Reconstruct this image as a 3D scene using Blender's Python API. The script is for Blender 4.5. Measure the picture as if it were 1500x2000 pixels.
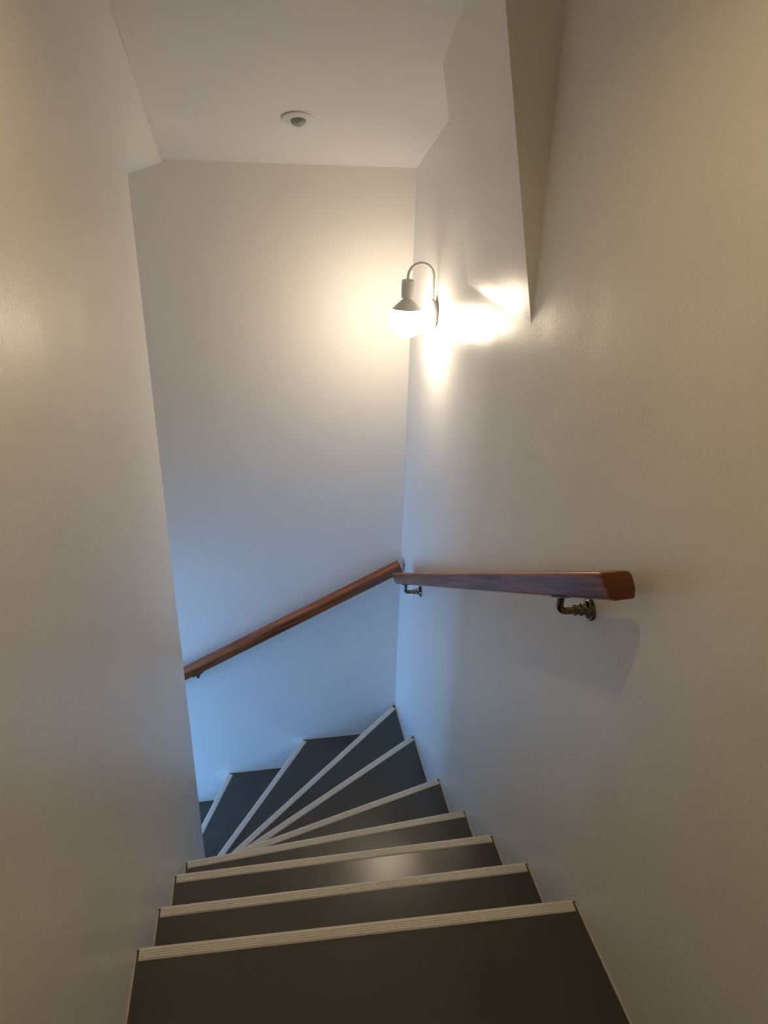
import bpy, bmesh, math
from mathutils import Vector, Matrix

scene = bpy.context.scene
for o in list(bpy.data.objects):
    bpy.data.objects.remove(o, do_unlink=True)
COL = scene.collection

# ------------------------------------------------------------------ camera
CAM_LOC = Vector((-0.6454, -0.9912, 1.4385))
YAW, PITCH, ROLL = 0.18610, 0.42998, 0.02884
F_PX = 1372.0
cy, sy, cp, sp = math.cos(YAW), math.sin(YAW), math.cos(PITCH), math.sin(PITCH)
FWD = Vector((sy*cp, cy*cp, -sp))
R0 = Vector((cy, -sy, 0.0))
U0 = R0.cross(FWD)
RGT = math.cos(ROLL)*R0 + math.sin(ROLL)*U0
UPV = -math.sin(ROLL)*R0 + math.cos(ROLL)*U0
cam_data = bpy.data.cameras.new('camera')
cam_data.sensor_fit = 'HORIZONTAL'
cam_data.sensor_width = 36.0
cam_data.lens = F_PX/1500.0*36.0
cam_data.clip_start = 0.02
cam = bpy.data.objects.new('camera', cam_data)
COL.objects.link(cam)
M = Matrix((RGT, UPV, -FWD)).transposed().to_4x4()
M.translation = CAM_LOC
cam.matrix_world = M
scene.camera = cam

# ------------------------------------------------------------------ light set-up
SKY_COLOR = (0.21, 0.48, 1.0)
SKY_STRENGTH = 12.0
BULB_COLOR = (1.0, 0.82, 0.60)
BULB_STRENGTH = 62.0
DOWN_COLOR = (1.0, 0.74, 0.36)
DOWN_POWER = 15.5
world = bpy.data.worlds.new('sky')
scene.world = world
world.use_nodes = True
bg = world.node_tree.nodes['Background']
bg.inputs['Color'].default_value = (*SKY_COLOR, 1)
bg.inputs['Strength'].default_value = SKY_STRENGTH
vs = scene.view_settings
vs.view_transform = 'Standard'
vs.look = 'None'
vs.gamma = 1.0
vs.use_curve_mapping = False
vs.exposure = 0.0
scene.cycles.use_denoising = True
scene.cycles.use_adaptive_sampling = True
scene.cycles.adaptive_threshold = 0.05
scene.cycles.max_bounces = 9
scene.cycles.diffuse_bounces = 7
scene.cycles.glossy_bounces = 3
scene.cycles.transparent_max_bounces = 8
scene.cycles.caustics_reflective = True
scene.cycles.sample_clamp_indirect = 6.0

# ------------------------------------------------------------------ dimensions (metres)
XL = -0.95          # left wall face
YE = 1.104          # where the left wall ends
YF = 1.952          # far wall face
RISE = 0.18
GO = 0.24
ZC = 1.517          # ceiling height at the far wall
SL = 0.33           # mean slope of the raked ceiling
YFLAT = -0.10       # the ceiling is flat behind this line
ZTOP = ZC + SL*(YF - YFLAT)
YB = -3.0           # back of the landing
XEND = -3.2         # end of the lower hall
XH = -1.70          # where the lower flight opens into the hall
YH = -0.30          # near side of the lower hall
ZH = -0.30          # ceiling of the lower hall, set low to cut the daylight's upper reach
def zceil(y, x=-0.475):
    sl = 0.285 + (0.38-0.285)*(x/XL)      # the old ceiling is a little twisted
    return ZC + sl*(YF - max(y, YFLAT))
HEAD = 1.505        # underside of the header over the lower flight
SOFF = 0.32         # slope of the soffit over the lower flight
def zsoff(x):
    return HEAD + SOFF*(x - XL)
N_STEPS = 14
ZLOW = -RISE*N_STEPS

# ------------------------------------------------------------------ materials
def new_mat(name):
    m = bpy.data.materials.new(name)
    m.use_nodes = True
    nt = m.node_tree
    return m, nt, nt.nodes['Principled BSDF']

def wall_paint(name, color, rough, stipple=0.10, wave=0.25, spec=0.5):
    m, nt, b = new_mat(name)
    N, L = nt.nodes, nt.links
    tc = N.new('ShaderNodeTexCoord')
    n1 = N.new('ShaderNodeTexNoise'); n1.inputs['Scale'].default_value = 130; n1.inputs['Detail'].default_value = 1
    n2 = N.new('ShaderNodeTexNoise'); n2.inputs['Scale'].default_value = 5; n2.inputs['Detail'].default_value = 0.5
    n3 = N.new('ShaderNodeTexNoise'); n3.inputs['Scale'].default_value = 2.3; n3.inputs['Detail'].default_value = 1
    for n in (n1, n2, n3):
        L.new(tc.outputs['Object'], n.inputs['Vector'])
    bp2 = N.new('ShaderNodeBump'); bp2.inputs['Strength'].default_value = wave; bp2.inputs['Distance'].default_value = 0.02
    bp1 = N.new('ShaderNodeBump'); bp1.inputs['Strength'].default_value = stipple; bp1.inputs['Distance'].default_value = 0.002
    L.new(n2.outputs['Fac'], bp2.inputs['Height'])
    L.new(n1.outputs['Fac'], bp1.inputs['Height'])
    L.new(bp2.outputs['Normal'], bp1.inputs['Normal'])
    L.new(bp1.outputs['Normal'], b.inputs['Normal'])
    mx = N.new('ShaderNodeMixRGB')
    mx.inputs['Color1'].default_value = (*[c*0.97 for c in color], 1)
    mx.inputs['Color2'].default_value = (*color, 1)
    L.new(n3.outputs['Fac'], mx.inputs['Fac'])
    L.new(mx.outputs['Color'], b.inputs['Base Color'])
    b.inputs['Roughness'].default_value = rough
    b.inputs['Specular IOR Level'].default_value = spec
    return m

MAT_WALL = wall_paint('satin white wall paint', (0.825, 0.81, 0.77), 0.33, 0.20)
MAT_WALL_MATT = wall_paint('eggshell white wall paint', (0.825, 0.81, 0.77), 0.6, 0.05, 0.15, 0.3)
MAT_CEIL = wall_paint('matt white ceiling paint', (0.86, 0.84, 0.825), 0.75, 0.05, 0.1, 0.3)

def plain(name, color, rough=0.5, metal=0.0, spec=0.5, bump=0.0, bscale=80):
    m, nt, b = new_mat(name)
    N, L = nt.nodes, nt.links
    tc = N.new('ShaderNodeTexCoord')
    n = N.new('ShaderNodeTexNoise'); n.inputs['Scale'].default_value = bscale; n.inputs['Detail'].default_value = 4
    L.new(tc.outputs['Object'], n.inputs['Vector'])
    mx = N.new('ShaderNodeMixRGB')
    mx.inputs['Color1'].default_value = (*[c*0.92 for c in color], 1)
    mx.inputs['Color2'].default_value = (*[min(1, c*1.06) for c in color], 1)
    L.new(n.outputs['Fac'], mx.inputs['Fac'])
    L.new(mx.outputs['Color'], b.inputs['Base Color'])
    if bump:
        bp = N.new('ShaderNodeBump'); bp.inputs['Strength'].default_value = bump; bp.inputs['Distance'].default_value = 0.001
        L.new(n.outputs['Fac'], bp.inputs['Height'])
        L.new(bp.outputs['Normal'], b.inputs['Normal'])
    b.inputs['Roughness'].default_value = rough
    b.inputs['Metallic'].default_value = metal
    b.inputs['Specular IOR Level'].default_value = spec
    return m

MAT_TREAD = plain('dark grey stair lino', (0.062, 0.0585, 0.050), 0.25, bump=0.05, bscale=160)
MAT_RISER = plain('dark grey riser', (0.06, 0.057, 0.053), 0.45, bscale=60)
MAT_NOSE = plain('pale rubber nosing', (0.72, 0.69, 0.64), 0.5, bscale=40)
MAT_BEAD = plain('cream sealant', (0.60, 0.53, 0.43), 0.5, bscale=60)
MAT_WHITE = plain('white lacquered metal', (0.78, 0.77, 0.74), 0.32, bscale=30)
MAT_PLASTIC = plain('white plastic', (0.76, 0.75, 0.72), 0.4, bscale=30)
MAT_LENS = plain('frosted grey green lens', (0.27, 0.30, 0.25), 0.22, bscale=50)
MAT_BRONZE = plain('antique bronze', (0.20, 0.165, 0.12), 0.22, metal=1.0, bscale=50)
MAT_SCREW = plain('dark screw', (0.12, 0.11, 0.10), 0.4, metal=0.6)
MAT_FRAME = plain('white window frame', (0.8, 0.8, 0.8), 0.4)

def wood_mat():
    m, nt, b = new_mat('varnished reddish hardwood')
    N, L = nt.nodes, nt.links
    tc = N.new('ShaderNodeTexCoord')
    mp = N.new('ShaderNodeMapping'); mp.inputs['Scale'].default_value = (2.2, 60, 60)
    L.new(tc.outputs['Object'], mp.inputs['Vector'])
    n = N.new('ShaderNodeTexNoise'); n.inputs['Scale'].default_value = 2.0; n.inputs['Detail'].default_value = 6; n.inputs['Roughness'].default_value = 0.6
    L.new(mp.outputs['Vector'], n.inputs['Vector'])
    mp2 = N.new('ShaderNodeMapping'); mp2.inputs['Scale'].default_value = (0.9, 9, 9)
    L.new(tc.outputs['Object'], mp2.inputs['Vector'])
    n2 = N.new('ShaderNodeTexNoise'); n2.inputs['Scale'].default_value = 3.0; n2.inputs['Detail'].default_value = 3
    L.new(mp2.outputs['Vector'], n2.inputs['Vector'])
    add = N.new('ShaderNodeMath'); add.operation = 'MULTIPLY_ADD'
    add.inputs[1].default_value = 0.6
    L.new(n.outputs['Fac'], add.inputs[0])
    mul = N.new('ShaderNodeMath'); mul.operation = 'MULTIPLY'; mul.inputs[1].default_value = 0.4
    L.new(n2.outputs['Fac'], mul.inputs[0])
    L.new(mul.outputs[0], add.inputs[2])
    r = N.new('ShaderNodeValToRGB')
    r.color_ramp.elements[0].position = 0.40; r.color_ramp.elements[0].color = (0.11, 0.028, 0.009, 1)
    r.color_ramp.elements[1].position = 0.61; r.color_ramp.elements[1].color = (0.44, 0.14, 0.042, 1)
    L.new(add.outputs[0], r.inputs['Fac'])
    L.new(r.outputs['Color'], b.inputs['Base Color'])
    b.inputs['Roughness'].default_value = 0.33
    bp = N.new('ShaderNodeBump'); bp.inputs['Strength'].default_value = 0.08; bp.inputs['Distance'].default_value = 0.001
    L.new(n.outputs['Fac'], bp.inputs['Height'])
    L.new(bp.outputs['Normal'], b.inputs['Normal'])
    return m
MAT_WOOD = wood_mat()
MAT_ENDGRAIN = plain('dark varnished end grain', (0.13, 0.042, 0.015), 0.4, bump=0.1, bscale=220)

def emit_mat(name, color, strength):
    m = bpy.data.materials.new(name); m.use_nodes = True
    nt = m.node_tree; nt.nodes.clear()
    e = nt.nodes.new('ShaderNodeEmission'); o = nt.nodes.new('ShaderNodeOutputMaterial')
    e.inputs['Color'].default_value = (*color, 1); e.inputs['Strength'].default_value = strength
    nt.links.new(e.outputs[0], o.inputs['Surface'])
    return m
MAT_BULB = emit_mat('lit opal globe', BULB_COLOR, BULB_STRENGTH)

def pane_mat():
    m = bpy.data.materials.new('clear window glass'); m.use_nodes = True
    nt = m.node_tree; nt.nodes.clear()
    o = nt.nodes.new('ShaderNodeOutputMaterial'); mx = nt.nodes.new('ShaderNodeMixShader')
    t = nt.nodes.new('ShaderNodeBsdfTransparent'); g = nt.nodes.new('ShaderNodeBsdfGlossy')
    t.inputs['Color'].default_value = (0.95, 0.97, 0.97, 1)
    g.inputs['Roughness'].default_value = 0.02
    mx.inputs['Fac'].default_value = 0.06
    nt.links.new(t.outputs[0], mx.inputs[1]); nt.links.new(g.outputs[0], mx.inputs[2])
    nt.links.new(mx.outputs[0], o.inputs['Surface'])
    return m
MAT_PANE = pane_mat()

# ------------------------------------------------------------------ helpers
def link(name, me, mat, parent=None, smooth=False):
    o = bpy.data.objects.new(name, me)
    COL.objects.link(o)
    if mat:
        me.materials.clear(); me.materials.append(mat)
    if smooth:
        for p in me.polygons: p.use_smooth = True
    if parent: o.parent = parent
    return o

def bm_obj(name, bm, mat, parent=None, smooth=False):
    bmesh.ops.recalc_face_normals(bm, faces=bm.faces)
    me = bpy.data.meshes.new(name)
    bm.to_mesh(me); bm.free()
    return link(name, me, mat, parent, smooth)

def add_box(bm, x0, x1, y0, y1, z0, z1):
    v = [bm.verts.new((x, y, z)) for x in (x0, x1) for y in (y0, y1) for z in (z0, z1)]
    for f in ((0,1,3,2), (4,6,7,5), (0,4,5,1), (2,3,7,6), (0,2,6,4), (1,5,7,3)):
        bm.faces.new([v[i] for i in f])

def add_loops(bm, loops, cap0=True, cap1=True, closed_ring=True):
    rings = [[bm.verts.new(p) for p in lp] for lp in loops]
    n = len(rings[0])
    for a, b in zip(rings, rings[1:]):
        for i in range(n if closed_ring else n-1):
            j = (i+1) % n
            bm.faces.new((a[i], a[j], b[j], b[i]))
    if cap0: bm.faces.new(rings[0][::-1])
    if cap1: bm.faces.new(rings[-1])

def add_prism(bm, poly, z0, z1):
    """polygon in xy, extruded in z"""
    add_loops(bm, [[(x, y, z0) for x, y in poly], [(x, y, z1) for x, y in poly]])

def lathe(bm, prof, seg=40, mat=Matrix.Identity(4)):
    """prof: (radius, height) pairs about local z; radius 0 closes the end"""
    rings = []
    for r, h in prof:
        if r <= 1e-7:
            rings.append([bm.verts.new(mat @ Vector((0, 0, h)))])
        else:
            rings.append([bm.verts.new(mat @ Vector((r*math.cos(2*math.pi*i/seg), r*math.sin(2*math.pi*i/seg), h))) for i in range(seg)])
    for a, b in zip(rings, rings[1:]):
        for i in range(seg):
            j = (i+1) % seg
            if len(a) == 1 and len(b) == 1: continue
            if len(a) == 1: bm.faces.new((a[0], b[j], b[i]))
            elif len(b) == 1: bm.faces.new((a[i], a[j], b[0]))
            else: bm.faces.new((a[i], a[j], b[j], b[i]))

def tube(bm, pts, rad, seg=16):
    """swept tube; rad a number or one per point"""
    pts = [Vector(p) for p in pts]
    if not hasattr(rad, '__len__'): rad = [rad]*len(pts)
    t0 = (pts[1]-pts[0]).normalized()
    s = t0.orthogonal().normalized()
    loops = []
    for i, p in enumerate(pts):
        t = (pts[min(i+1, len(pts)-1)] - pts[max(i-1, 0)]).normalized()
        s = (s - t*s.dot(t)).normalized()
        b = t.cross(s)
        loops.append([p + rad[i]*(math.cos(2*math.pi*k/seg)*s + math.sin(2*math.pi*k/seg)*b) for k in range(seg)])
    add_loops(bm, loops)

def rounded_poly(pts, rads, seg=5):
    out = []
    n = len(pts)
    for i in range(n):
        p0, p, p1 = Vector(pts[i-1]), Vector(pts[i]), Vector(pts[(i+1) % n])
        a, b = (p0-p).normalized(), (p1-p).normalized()
        ang = a.angle(b)
        r = rads[i]
        d = r/math.tan(ang/2)
        c = p + (a+b).normalized()*(r/math.sin(ang/2))
        s, e = p + a*d - c, p + b*d - c
        tot = math.pi - ang
        sgn = 1 if s.x*e.y - s.y*e.x > 0 else -1
        for k in range(seg+1):
            t = sgn*tot*k/seg
            out.append((c.x + s.x*math.cos(t) - s.y*math.sin(t), c.y + s.x*math.sin(t) + s.y*math.cos(t)))
    return out

def smooth_by_angle(o, deg=40):
    me = o.data
    for p in me.polygons: p.use_smooth = True
    bm = bmesh.new(); bm.from_mesh(me)
    for e in bm.edges:
        if len(e.link_faces) == 2 and e.calc_face_angle(0) > math.radians(deg):
            e.smooth = False
    bm.to_mesh(me); bm.free()

def struct(name, bm, mat, parent=None):
    o = bm_obj(name, bm, mat, parent)
    if parent is None: o['kind'] = 'structure'
    return o

def thing(name, label, cat, loc=(0, 0, 0), group=None):
    o = bpy.data.objects.new(name, None)
    o.empty_display_size = 0.05
    o.location = loc
    COL.objects.link(o)
    o['label'] = label; o['category'] = cat
    if group: o['group'] = group
    bpy.context.view_layer.update()
    return o

def under(child, parent):
    """parent a child built in world coordinates"""
    child.parent = parent
    child.matrix_parent_inverse = Matrix.Translation(-parent.matrix_world.translation) if parent.type == 'EMPTY' else Matrix.Identity(4)
    return child

# ------------------------------------------------------------------ structure
T = 0.10
TOPW = ZTOP + 0.25

# right wall with the tapering boxed-in bulkhead
bm = bmesh.new(); add_box(bm, 0.0, T, YB, YF+T, ZLOW-0.2, TOPW)
wr = struct('wall_right', bm, MAT_WALL)
BY0, BY1, BZ = 0.622, 1.158, 1.17
bm = bmesh.new()
bz_top = 2.05
def bx_at(z, z0):
    w = 0.0035                                 # the foot of the slope is filled and rounded
    return -0.205*w*math.log(1.0+math.exp((z-z0)/w))
loops = []
NB = 12
for i in range(NB+1):
    f = i/NB
    y = BY0 + (BY1-BY0)*f
    z0 = 1.160 + 0.022*f
    zs = [z0-0.020 + 0.003*j for j in range(14)] + [z0+0.04, z0+0.07, z0+0.12, z0+0.25, z0+0.45, bz_top]
    loops.append([(0.004, y, z0-0.020)] + [(bx_at(z, z0), y, z) for z in zs] + [(0.004, y, bz_top)])
add_loops(bm, loops)
bulk = bm_obj('bulkhead', bm, MAT_WALL, wr)
smooth_by_angle(bulk, 30)

# far wall
bm = bmesh.new(); add_box(bm, XEND-T, -0.0005, YF, YF+T, ZLOW-0.2, 1.75)
struct('wall_far', bm, MAT_WALL_MATT)

# left wall with the header over the lower flight
bm = bmesh.new()
outl = [(YB, -0.3), (YE, ZLOW-0.2), (YE, HEAD), (YF-0.0005, HEAD), (YF-0.0005, zceil(YF)+0.06), (YFLAT, zceil(YFLAT, XL)+0.06), (YB, zceil(YFLAT, XL)+0.06)]
outl[0] = (YB, ZLOW-0.2)
add_loops(bm, [[(XL-T, y, z) for y, z in outl], [(XL, y, z) for y, z in outl]])
struct('wall_left', bm, MAT_WALL)

# wall on the inner side of the lower flight
bm = bmesh.new(); add_box(bm, XH, XL-T, YE-T, YE, ZLOW-0.2, 1.75)
struct('wall_inner', bm, MAT_WALL)

# back wall of the landing
bm = bmesh.new(); add_box(bm, XL-T, T, YB-T, YB, -0.3, TOPW)
struct('wall_back', bm, MAT_WALL)

# end wall of the lower hall with a window
WY0, WY1, WZ0, WZ1 = 0.10, 1.62, -2.40, -0.42
bm = bmesh.new()
X0, X1 = XEND-T, XEND
add_box(bm, X0, X1, YH, YF, ZLOW-0.2, WZ0)
add_box(bm, X0, X1, YH, YF, WZ1, ZH+0.1)
add_box(bm, X0, X1, YH, WY0, WZ0, WZ1)
add_box(bm, X0, X1, WY1, YF, WZ0, WZ1)
struct('wall_end', bm, MAT_WALL)
# hall side walls and an unseen header added to hold the daylight low
bm = bmesh.new(); add_box(bm, XEND-T, XH+T, YH-T, YH, ZLOW-0.2, ZH+0.1)
struct('wall_hall_side', bm, MAT_WALL)
bm = bmesh.new(); add_box(bm, XH, XH+T, YH, YE-T, ZLOW-0.2, ZH+0.1)
struct('wall_hall_return', bm, MAT_WALL)
bm = bmesh.new(); add_box(bm, XH-T, XH, YE, YF-0.0005, ZH, 1.3)
struct('wall_daylight_stop', bm, MAT_WALL)
bm = bmesh.new(); add_box(bm, XEND, XH-T, YH, YF-0.0005, ZH, ZH+0.1); add_box(bm, XH-T, XH, YH, YE, ZH, ZH+0.1)
struct('ceiling_hall', bm, MAT_CEIL)
win = bpy.data.objects.new('window_1', None); COL.objects.link(win); win['kind'] = 'structure'
win['label'] = 'white framed hall window at the foot of the stairs'
fb = 0.045
xm = XEND-0.06
for (y0, y1, z0, z1) in ((WY0, WY1, WZ0, WZ0+fb), (WY0, WY1, WZ1-fb, WZ1), (WY0, WY0+fb, WZ0+fb, WZ1-fb), (WY1-fb, WY1, WZ0+fb, WZ1-fb), (WY0+fb, WY1-fb, -1.32, -1.28)):
    bm = bmesh.new(); add_box(bm, xm-0.02, xm+0.02, y0, y1, z0, z1)
    bm_obj('window_frame', bm, MAT_FRAME, win)
for z0, z1 in ((WZ0+fb, -1.32), (-1.28, WZ1-fb)):
    bm = bmesh.new(); add_box(bm, xm-0.003, xm+0.003, WY0+fb, WY1-fb, z0, z1)
    bm_obj('pane', bm, MAT_PANE, win)
pl = bpy.data.lights.new('window_daylight_offscreen', 'AREA')
pl.shape = 'RECTANGLE'; pl.size = WZ1-WZ0; pl.size_y = WY1-WY0
pl.cycles.is_portal = True
po = bpy.data.objects.new('window_daylight_offscreen', pl); COL.objects.link(po)
po.location = (XEND-T-0.01, (WY0+WY1)/2, (WZ0+WZ1)/2)
po.rotation_euler = (0, -math.pi/2, 0)

# ceilings
bm = bmesh.new()
NXC = 10
xs = [XL+0.0005 + (-0.001-XL)*i/NXC for i in range(NXC+1)]
ys = [YF-0.0005 + (YFLAT-YF)*i/14 for i in range(15)] + [YB]
loops = []
for x in xs:
    loops.append([(x, y, zceil(y, x)) for y in ys] + [(x, y, zceil(y, x)+0.1) for y in reversed(ys)])
add_loops(bm, loops)
struct('ceiling', bm, MAT_CEIL)
bm = bmesh.new()
prof = [(XL-0.0005, HEAD), (XH, zsoff(XH)), (XH, zsoff(XH)+0.1), (XL-0.0005, HEAD+0.1)]
add_loops(bm, [[(x, YE-T, z) for x, z in prof], [(x, YF-0.0005, z) for x, z in prof]])
struct('ceiling_lower', bm, MAT_CEIL)

# floors
YLAND = -0.50
bm = bmesh.new(); add_box(bm, XL+0.0005, -0.0005, YB, YLAND, -0.15, 0)
struct('floor', bm, MAT_TREAD)
XFL = -1.17 - GO*4
bm = bmesh.new(); add_box(bm, XEND, XH, YH, YF-0.0005, ZLOW-0.1, ZLOW)
struct('floor_lower', bm, MAT_TREAD)

# ------------------------------------------------------------------ staircase
stairs = thing('staircase', 'dark grey winding staircase with pale ribbed nosing strips turning left between white walls', 'staircase', (XL/2, 0, 0))
# nosing lines: (right or outer end, left or inner end)
NOSE = [((0, -0.020), (XL, 0.016)), ((0, 0.224), (XL, 0.240)), ((0, 0.470), (XL, 0.474)), ((0, 0.730), (XL, 0.665)),
        ((0, 1.060), (XL, 0.792)), ((0, 1.511), (XL, 0.886)), ((0, 1.950), (XL, 1.036)),
        ((-0.497, YF), (-1.032, YE)), ((-0.898, YF), (-1.215, YE))]
for k in range(N_STEPS-len(NOSE)):
    NOSE.append(((-1.17-GO*k, YF), (-1.33-GO*k + 0.0, YE)))
def back_off(a, b, d):
    """move a nosing line uphill by d, keeping its ends on the same walls"""
    A, B = Vector(a), Vector(b)
    t = (B-A).normalized()
    n = Vector((t.y, -t.x))          # candidates for uphill
    up = Vector((0, -1)) if abs(A.x-0) < 1e-6 else Vector((1, 0))
    if n.dot(up) < 0: n = -n
    A2, B2 = A + n*d, B + n*d
    def slide(P, wall_axis, val):
        # slide along t until the wall coordinate is met
        s = (val - P[wall_axis])/t[wall_axis] if abs(t[wall_axis]) > 1e-9 else 0
        return P + t*s
    ax = 0 if abs(a[0]) < 1e-6 else 1
    A2 = slide(A2, ax, a[ax]); 
    bx_ = 0 if abs(b[0]-XL) < 1e-6 else 1
    B2 = slide(B2, bx_, b[bx_])
    return (A2.x, A2.y), (B2.x, B2.y)
G = 0.0015      # clearance to the walls
def inset(p):
    x, y = p
    if abs(x) < 1e-6: x -= G
    if abs(y-YF) < 1e-6: y -= G
    if y > YF-G: y = YF-G
    if y >= YE-1e-6 and x < XL - 1e-6:
        if abs(y-YE) < 1e-6: y += G
    elif abs(x-XL) < 1e-6: x += G
    return (x, y)
TH = 0.028
SW = 0.024      # nosing strip width
def bead(poly_pts, z, parent):
    """thin sealant fillet along wall side edges"""
    for (p, q, nrm) in poly_pts:
        p, q, n = Vector(p), Vector(q), Vector(nrm)
        w, h = 0.0035, 0.0045
        bm = bmesh.new()
        l0 = [(p.x, p.y, z), (p.x+n.x*w, p.y+n.y*w, z+0.0002), (p.x, p.y, z+h)]
        l1 = [(q.x, q.y, z), (q.x+n.x*w, q.y+n.y*w, z+0.0002), (q.x, q.y, z+h)]
        add_loops(bm, [l0, l1])
        o = bm_obj('sealant_bead', bm, MAT_BEAD)
        under(o, parent)
for k, (a, b) in enumerate(NOSE):
    z = -RISE*k
    if k == 0:
        pa, pb = (0, YLAND), (XL, YLAND)
        poly = [a, b, pb, pa]
    else:
        pa, pb = back_off(*NOSE[k-1], 0.018)
        poly = [a, b]
        if k == 6:
            poly = [(0, YF), (-0.004, YF), b, pb, pa]
            poly = [a, b, pb, pa]
        if k == 7:
            poly = [a, b, (XL, YE), pb, pa, (0, YF)]
        elif k > 7:
            poly = [a, b, pb, pa]
        else:
            poly = [a, b, pb, pa]
    ipoly = [inset(p) for p in poly]
    bm = bmesh.new(); add_prism(bm, ipoly, z-TH, z)
    tr = bm_obj('tread', bm, MAT_TREAD); under(tr, stairs)
    # riser below this tread
    ra, rb = back_off(a, b, 0.018); rc, rd = back_off(a, b, 0.034)
    bm = bmesh.new()
    zb = z-RISE
    add_prism(bm, [inset(p) for p in (ra, rb, rd, rc)], zb+0.0005, z-TH-0.0003)
    rs = bm_obj('riser', bm, MAT_RISER); under(rs, stairs)
    # nosing strip: ribbed L profile swept along the front edge
    A, B = Vector((*inset(a), z)), Vector((*inset(b), z))
    t = (B-A).normalized()
    n = Vector((t.y, -t.x, 0))
    up2 = Vector((0, -1, 0)) if k < 7 else Vector((1, 0, 0))
    if n.dot(up2) < 0: n = -n            # uphill
    # distance from wall where the strip starts, measured along the line
    e0, e1 = 0.007, 0.007
    # keep the strip's back corner clear of the walls
    def wall_clear(P, sgn):
        s = 0.0
        for q in (0.0, SW):
            for st in range(60):
                Q = P + sgn*t*s + n*q
                ok = True
                if Q.x > -0.004 or Q.y > YF-0.004: ok = False
                if Q.x < XL+0.004 and Q.y < YE+0.004: ok = False
                if ok: break
                s += 0.001
        return s
    A2 = A + t*max(e0, wall_clear(A, 1)); B2 = B - t*max(e1, wall_clear(B, -1))
    prof = [(0.0008, -0.030), (-0.004, -0.030), (-0.004, 0.0005), (-0.0025, 0.0022)]
    ribs = 4
    x0 = 0.001; step = (SW-0.003-x0)/ribs
    for i in range(ribs):
        u = x0 + i*step
        prof += [(u, 0.0026), (u+step*0.70, 0.0026), (u+step*0.78, 0.0012), (u+step*0.95, 0.0012)]
    prof += [(SW-0.002, 0.0024), (SW, 0.0003), (0.0008, 0.0003)]
    bm = bmesh.new()
    def ring(P): return [P + n*u + Vector((0, 0, w)) for u, w in prof]
    add_loops(bm, [ring(A2), ring(B2)])
    ns = bm_obj('nosing_strip', bm, MAT_NOSE); under(ns, tr)
    # sealant along the walls
    if k <= 6:
        p0 = inset(a); p1 = inset(pa)
        q0 = inset(b); q1 = inset(pb)
        bead([((-0.0003, p0[1]-0.004), (-0.0003, p1[1]+0.001), (-1, 0)), ((XL+0.0003, q0[1]-0.004), (XL+0.0003, q1[1]+0.001), (1, 0))], z, tr)
    if k >= 7:
        p0 = inset(a); p1 = inset(pa) if k > 7 else (-0.03, YF)
        bead([((p0[0]+0.004, YF-0.0003), (p1[0]-0.001, YF-0.0003), (0, -1))], z, tr)

# ------------------------------------------------------------------ handrails
# profile in (side, up); side + is towards the wall
def rail_profile():
    pts = [(-0.031, 0.0), (0.028, 0.0), (0.034, -0.030), (0.031, -0.048), (-0.004, -0.0495), (-0.015, -0.045)]
    return rounded_poly(pts, [0.005, 0.012, 0.012, 0.005, 0.005, 0.005], 5)
def make_rail(parent, p0, p1, wall_dir, hs=1.0):
    """wooden rail from p0 to p1 (top centre line), built along local x"""
    p0, p1 = Vector(p0), Vector(p1)
    d = (p1-p0).normalized(); s = Vector(wall_dir); u = s.cross(d)
    if u.z < 0: u = -u
    Ln = (p1-p0).length
    pr = [(q[0], q[1]*hs) for q in rail_profile()]
    c = Vector((sum(p[0] for p in pr)/len(pr), sum(p[1] for p in pr)/len(pr)))
    def ring(x, sc):
        return [(x, c.x+(q[0]-c.x)*sc, c.y+(q[1]-c.y)*sc) for q in pr]
    bm = bmesh.new()
    rings = [ring(0.0, 0.93), ring(0.0006, 0.965), ring(0.002, 0.99), ring(0.004, 1.0)]
    nseg = 12
    rings += [ring(0.004+(Ln-0.008)*i/nseg, 1.0) for i in range(1, nseg)]
    rings += [ring(Ln-0.004, 1.0), ring(Ln-0.002, 0.99), ring(Ln-0.0006, 0.965), ring(Ln, 0.93)]
    add_loops(bm, rings)
    o = bm_obj('rail', bm, MAT_WOOD)
    o.data.materials.append(MAT_ENDGRAIN)
    for p in o.data.polygons:
        if abs(p.normal.x) > 0.9: p.material_index = 1
    smooth_by_angle(o, 50)
    m = Matrix((d, s, u)).transposed().to_4x4(); m.translation = p0
    o.parent = parent
    o.matrix_parent_inverse = Matrix.Translation(-parent.matrix_world.translation)
    o.matrix_basis = m
    return o, d, s, u
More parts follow.
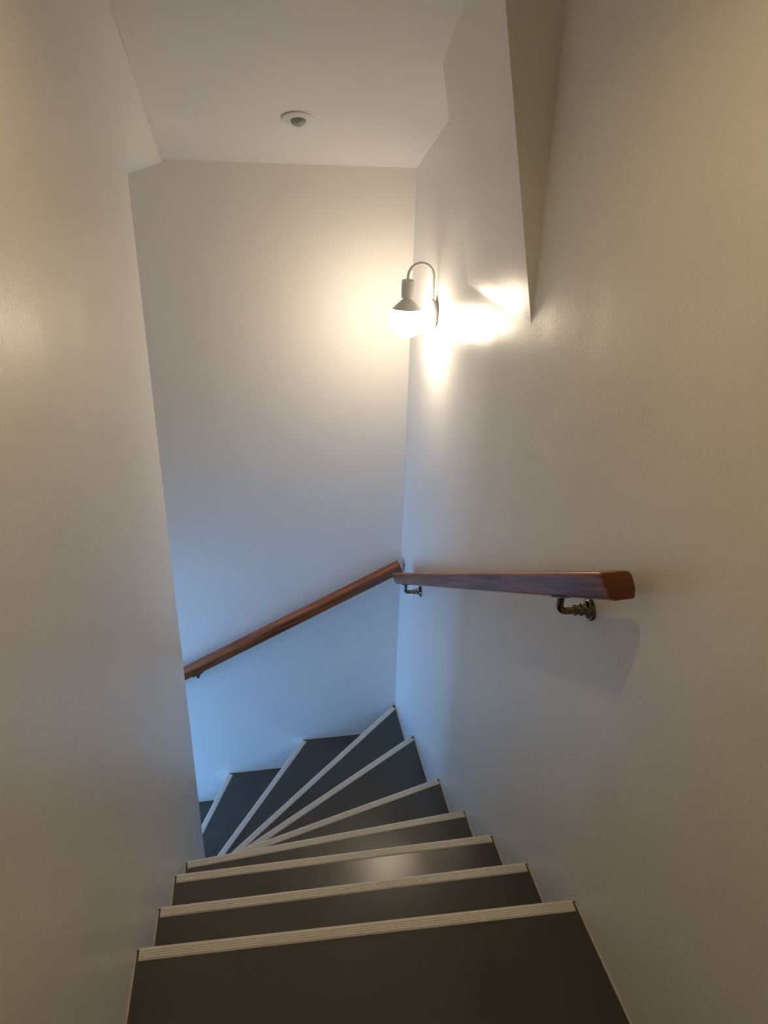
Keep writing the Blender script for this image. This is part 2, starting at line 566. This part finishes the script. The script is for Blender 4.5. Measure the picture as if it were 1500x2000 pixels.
def make_bracket(parent, wall_pt, wall_dir, out, top_z, d):
    """flange on the wall, arm out to the rail, elbow up, saddle plate under the rail"""
    W = Vector(wall_pt); s = Vector(wall_dir)
    E = W - s*out
    bm = bmesh.new()
    rad = 0.0075
    rb = 0.016
    pts = [W - s*0.010, W - s*(out-rb)*0.6]
    for i in range(0, 9):
        a = math.pi/2*i/8
        pts.append(W - s*((out-rb) + rb*math.sin(a)) + Vector((0, 0, rb*(1-math.cos(a)))))
    pts.append(Vector((E.x, E.y, top_z-0.004)))
    tube(bm, pts, rad, 16)
    br = bm_obj('bracket', bm, MAT_BRONZE); smooth_by_angle(br); under(br, parent)
    # rose on the wall
    zax = -s
    xax = Vector((0, 0, 1)); yax = zax.cross(xax)
    m = Matrix((xax, yax, zax)).transposed().to_4x4(); m.translation = W
    bm = bmesh.new()
    lathe(bm, [(0, 0.0005), (0.024, 0.0005), (0.0245, 0.003), (0.022, 0.0055), (0.0195, 0.0058), (0.0185, 0.0075), (0.015, 0.009), (0.0115, 0.012), (0.0105, 0.017), (0.0125, 0.019), (0.0125, 0.022), (0.010, 0.024), (0.0095, 0.030), (0.011, 0.032), (0.011, 0.035), (0.008, 0.037), (0, 0.037)], 32, m)
    fl = bm_obj('flange', bm, MAT_BRONZE); smooth_by_angle(fl, 35); under(fl, br)
    for i in range(3):
        a = 2*math.pi*i/3 + 0.5
        mm = m @ Matrix.Translation((0.0165*math.cos(a), 0.0165*math.sin(a), 0.0066))
        bm = bmesh.new(); lathe(bm, [(0, 0), (0.003, 0), (0.0028, 0.0012), (0.0015, 0.002), (0, 0.0022)], 12, mm)
        sc = bm_obj('screw', bm, MAT_SCREW, None, True); under(sc, br)
    # saddle plate following the rail's slope
    u = Vector((0, 0, 1)); u = (u - d*u.dot(d)).normalized()
    side = d.cross(u)
    c = Vector((E.x, E.y, top_z)) - u*0.0035
    bm = bmesh.new()
    pl_ = rounded_poly([(-0.030, -0.011), (0.030, -0.011), (0.030, 0.011), (-0.030, 0.011)], [0.008]*4, 4)
    add_loops(bm, [[c + d*p + side*q for p, q in pl_], [c + d*p + side*q + u*0.003 for p, q in pl_]])
    sd = bm_obj('saddle_plate', bm, MAT_BRONZE); under(sd, br)
    return br

# rail on the right wall
r0 = Vector((-0.070, -0.048, 0.868)); slope_r = 0.566
y_end = 1.685
r1 = Vector((-0.070, y_end, 0.868 - slope_r*(y_end+0.048)))
hr = thing('handrail', 'short brown wooden handrail with square cut end on two bronze brackets below the lamp', 'handrail', (0, 0.8, 0.3))
o, d, s, u = make_rail(hr, r0, r1, (1, 0, 0))
def under_z(y): return 0.868 - slope_r*(y+0.048) - 0.0487/math.cos(math.atan(slope_r))
for yb, zb in ((0.133, 0.673), (1.530, -0.121)):
    make_bracket(hr, (0, yb, zb), (1, 0, 0), 0.068, under_z(yb), d)

# rail on the far wall
slope_f = 0.496
fy = 1.882
f0 = Vector((-0.030, fy, -0.170)); xf = -2.35
f1 = Vector((xf, fy, -0.172 + slope_f*(xf+0.030)))
hf = thing('handrail', 'reddish brown wooden handrail sloping down to the lower flight, beyond the winding treads', 'handrail', (-0.7, YF, -0.5))
o, d, s, u = make_rail(hf, f0, f1, (0, 1, 0), 1.17)
def under_zf(x): return -0.172 + slope_f*(x+0.030) - 0.0570/math.cos(math.atan(slope_f))
for xb in (-1.00, -2.1):
    make_bracket(hf, (xb, YF, under_zf(xb)-0.030), (0, 1, 0), 0.068, under_zf(xb), -d)

# ------------------------------------------------------------------ wall lamp
LY = 1.53
lamp = thing('wall_lamp', 'white swan neck wall lamp with lit round globe bulb', 'lamp', (0, LY, 1.04))
# back plate: oval, standing proud at its top
bm = bmesh.new()
rings = []
seg = 36
pc_z = 1.040; hw, hh = 0.036, 0.050
for fr, dep in ((0.80, 0.0006), (0.86, 0.0035), (1.0, 0.0115), (0.96, 0.0150), (0.85, 0.0175), (0.55, 0.0200), (0.25, 0.0210)):
    lp = []
    for i in range(seg):
        a = 2*math.pi*i/seg
        yy = LY + hw*fr*math.cos(a)
        zz = pc_z + hh*fr*math.sin(a)
        tilt = 1.0 + 0.38*math.sin(a)*fr
        lp.append((-0.0006 - (dep-0.0006)*tilt, yy, zz))
    rings.append(lp)
add_loops(bm, rings)
pla = bm_obj('wall_plate', bm, MAT_WHITE); smooth_by_angle(pla, 50); under(pla, lamp)
bm = bmesh.new()
mm = Matrix.Translation((-0.017, LY-0.012, pc_z-0.012)) @ Matrix.Rotation(-math.pi/2, 4, 'Y')
lathe(bm, [(0, 0), (0.0028, 0), (0.0026, 0.0018), (0, 0.0022)], 12, mm)
sc = bm_obj('screw', bm, MAT_SCREW); under(sc, pla)
# swan neck
gx = -0.109
ax0 = -0.016
bm = bmesh.new()
rc = (ax0-gx)/2; cx = (ax0+gx)/2; za = 1.164
pts = [(ax0, LY, 1.072), (ax0, LY, 1.10), (ax0, LY, 1.14)]
for i in range(0, 21):
    a = math.pi*i/20
    pts.append((cx + rc*math.cos(a), LY, za + rc*math.sin(a)))
pts.append((gx, LY, 1.148))
tube(bm, pts, 0.0046, 14)
arm = bm_obj('swan_neck', bm, MAT_WHITE); smooth_by_angle(arm); under(arm, lamp)
# socket
base = Matrix.Translation((gx, LY, 0))
bm = bmesh.new()
lathe(bm, [(0, 1.157), (0.008, 1.157), (0.018, 1.155), (0.0215, 1.151), (0.022, 1.147), (0.0212, 1.1455), (0.022, 1.144), (0.0222, 1.100), (0.021, 1.094), (0.0145, 1.091), (0, 1.091)], 40, base)
so = bm_obj('socket', bm, MAT_WHITE); smooth_by_angle(so, 50); under(so, lamp)
# bulb with its conical collar
GR, GZ = 0.063, 1.016
zj = 1.054
bm = bmesh.new()
prof = []
a0 = math.asin((zj-GZ)/GR)
nn = 22
for i in range(nn+1):
    a = a0 - (a0+math.pi/2)*i/nn
    prof.append((GR*math.cos(a) if i < nn else 0, GZ + GR*math.sin(a)))
lathe(bm, [(0, zj)] + prof, 48, base)
bulb = bm_obj('globe_bulb', bm, MAT_BULB); smooth_by_angle(bulb, 50); under(bulb, lamp)
rj = GR*math.cos(a0)
bm = bmesh.new()
lathe(bm, [(0, 1.0905), (0.014, 1.0905), (0.018, 1.087), (0.030, 1.0765), (0.041, 1.066), (rj*0.985, 1.058), (rj+0.0012, zj+0.0006), (0, zj+0.0006)], 48, base)
cl = bm_obj('bulb_collar', bm, MAT_PLASTIC); smooth_by_angle(cl, 40); under(cl, bulb)

# ------------------------------------------------------------------ ceiling motion sensor
sx, sy_ = -0.477, 1.586
sz = zceil(sy_)
nrm = Vector((0, -SL, -1)).normalized()
xax = Vector((1, 0, 0)); yax = nrm.cross(xax)
sm = Matrix((xax, yax, nrm)).transposed().to_4x4(); sm.translation = Vector((sx, sy_, sz))
sensor = thing('motion_sensor', 'small round white motion sensor recessed in the sloping ceiling', 'sensor', (sx, sy_, sz))
bm = bmesh.new()
lathe(bm, [(0, 0.0004), (0.052, 0.0004), (0.053, 0.002), (0.051, 0.005), (0.042, 0.0075), (0.030, 0.0085), (0.0255, 0.0075), (0.0245, 0.004), (0, 0.004)], 48, sm)
rg = bm_obj('flange_ring', bm, MAT_PLASTIC); smooth_by_angle(rg, 40); under(rg, sensor)
bm = bmesh.new()
pr = [(0, 0.0045), (0.024, 0.0045), (0.024, 0.007)]
for i in range(1, 11):
    a = math.pi/2*i/10
    pr.append((0.024*math.cos(a) if i < 10 else 0, 0.007+0.017*math.sin(a)))
lathe(bm, pr, 36, sm)
ln = bm_obj('dome_lens', bm, MAT_LENS); smooth_by_angle(ln, 50); under(ln, sensor)

# ------------------------------------------------------------------ landing downlight (above the camera)
dx, dy = -0.53, -0.29
ZD = zceil(dy, dx)-0.001
dl = thing('downlight', 'white recessed downlight in the landing ceiling', 'lamp', (dx, dy, ZD))
bm = bmesh.new()
lathe(bm, [(0.036, -0.001), (0.046, -0.001), (0.045, -0.005), (0.037, -0.006), (0.034, -0.002), (0.036, -0.001)], 36, Matrix.Translation((dx, dy, ZD)))
tr_ = bm_obj('trim_ring', bm, MAT_WHITE); smooth_by_angle(tr_, 40); under(tr_, dl)
bm = bmesh.new()
lathe(bm, [(0, -0.0035), (0.034, -0.0025), (0.034, -0.0005), (0, -0.0005)], 36, Matrix.Translation((dx, dy, ZD)))
le = bm_obj('lens', bm, MAT_PLASTIC); under(le, dl)
sl_ = bpy.data.lights.new('landing_downlight_offscreen', 'SPOT')
sl_.energy = DOWN_POWER; sl_.color = DOWN_COLOR
sl_.spot_size = math.radians(128); sl_.spot_blend = 0.8; sl_.shadow_soft_size = 0.02
slo = bpy.data.objects.new('landing_downlight_offscreen', sl_); COL.objects.link(slo)
slo.location = (dx, dy, ZD-0.045)
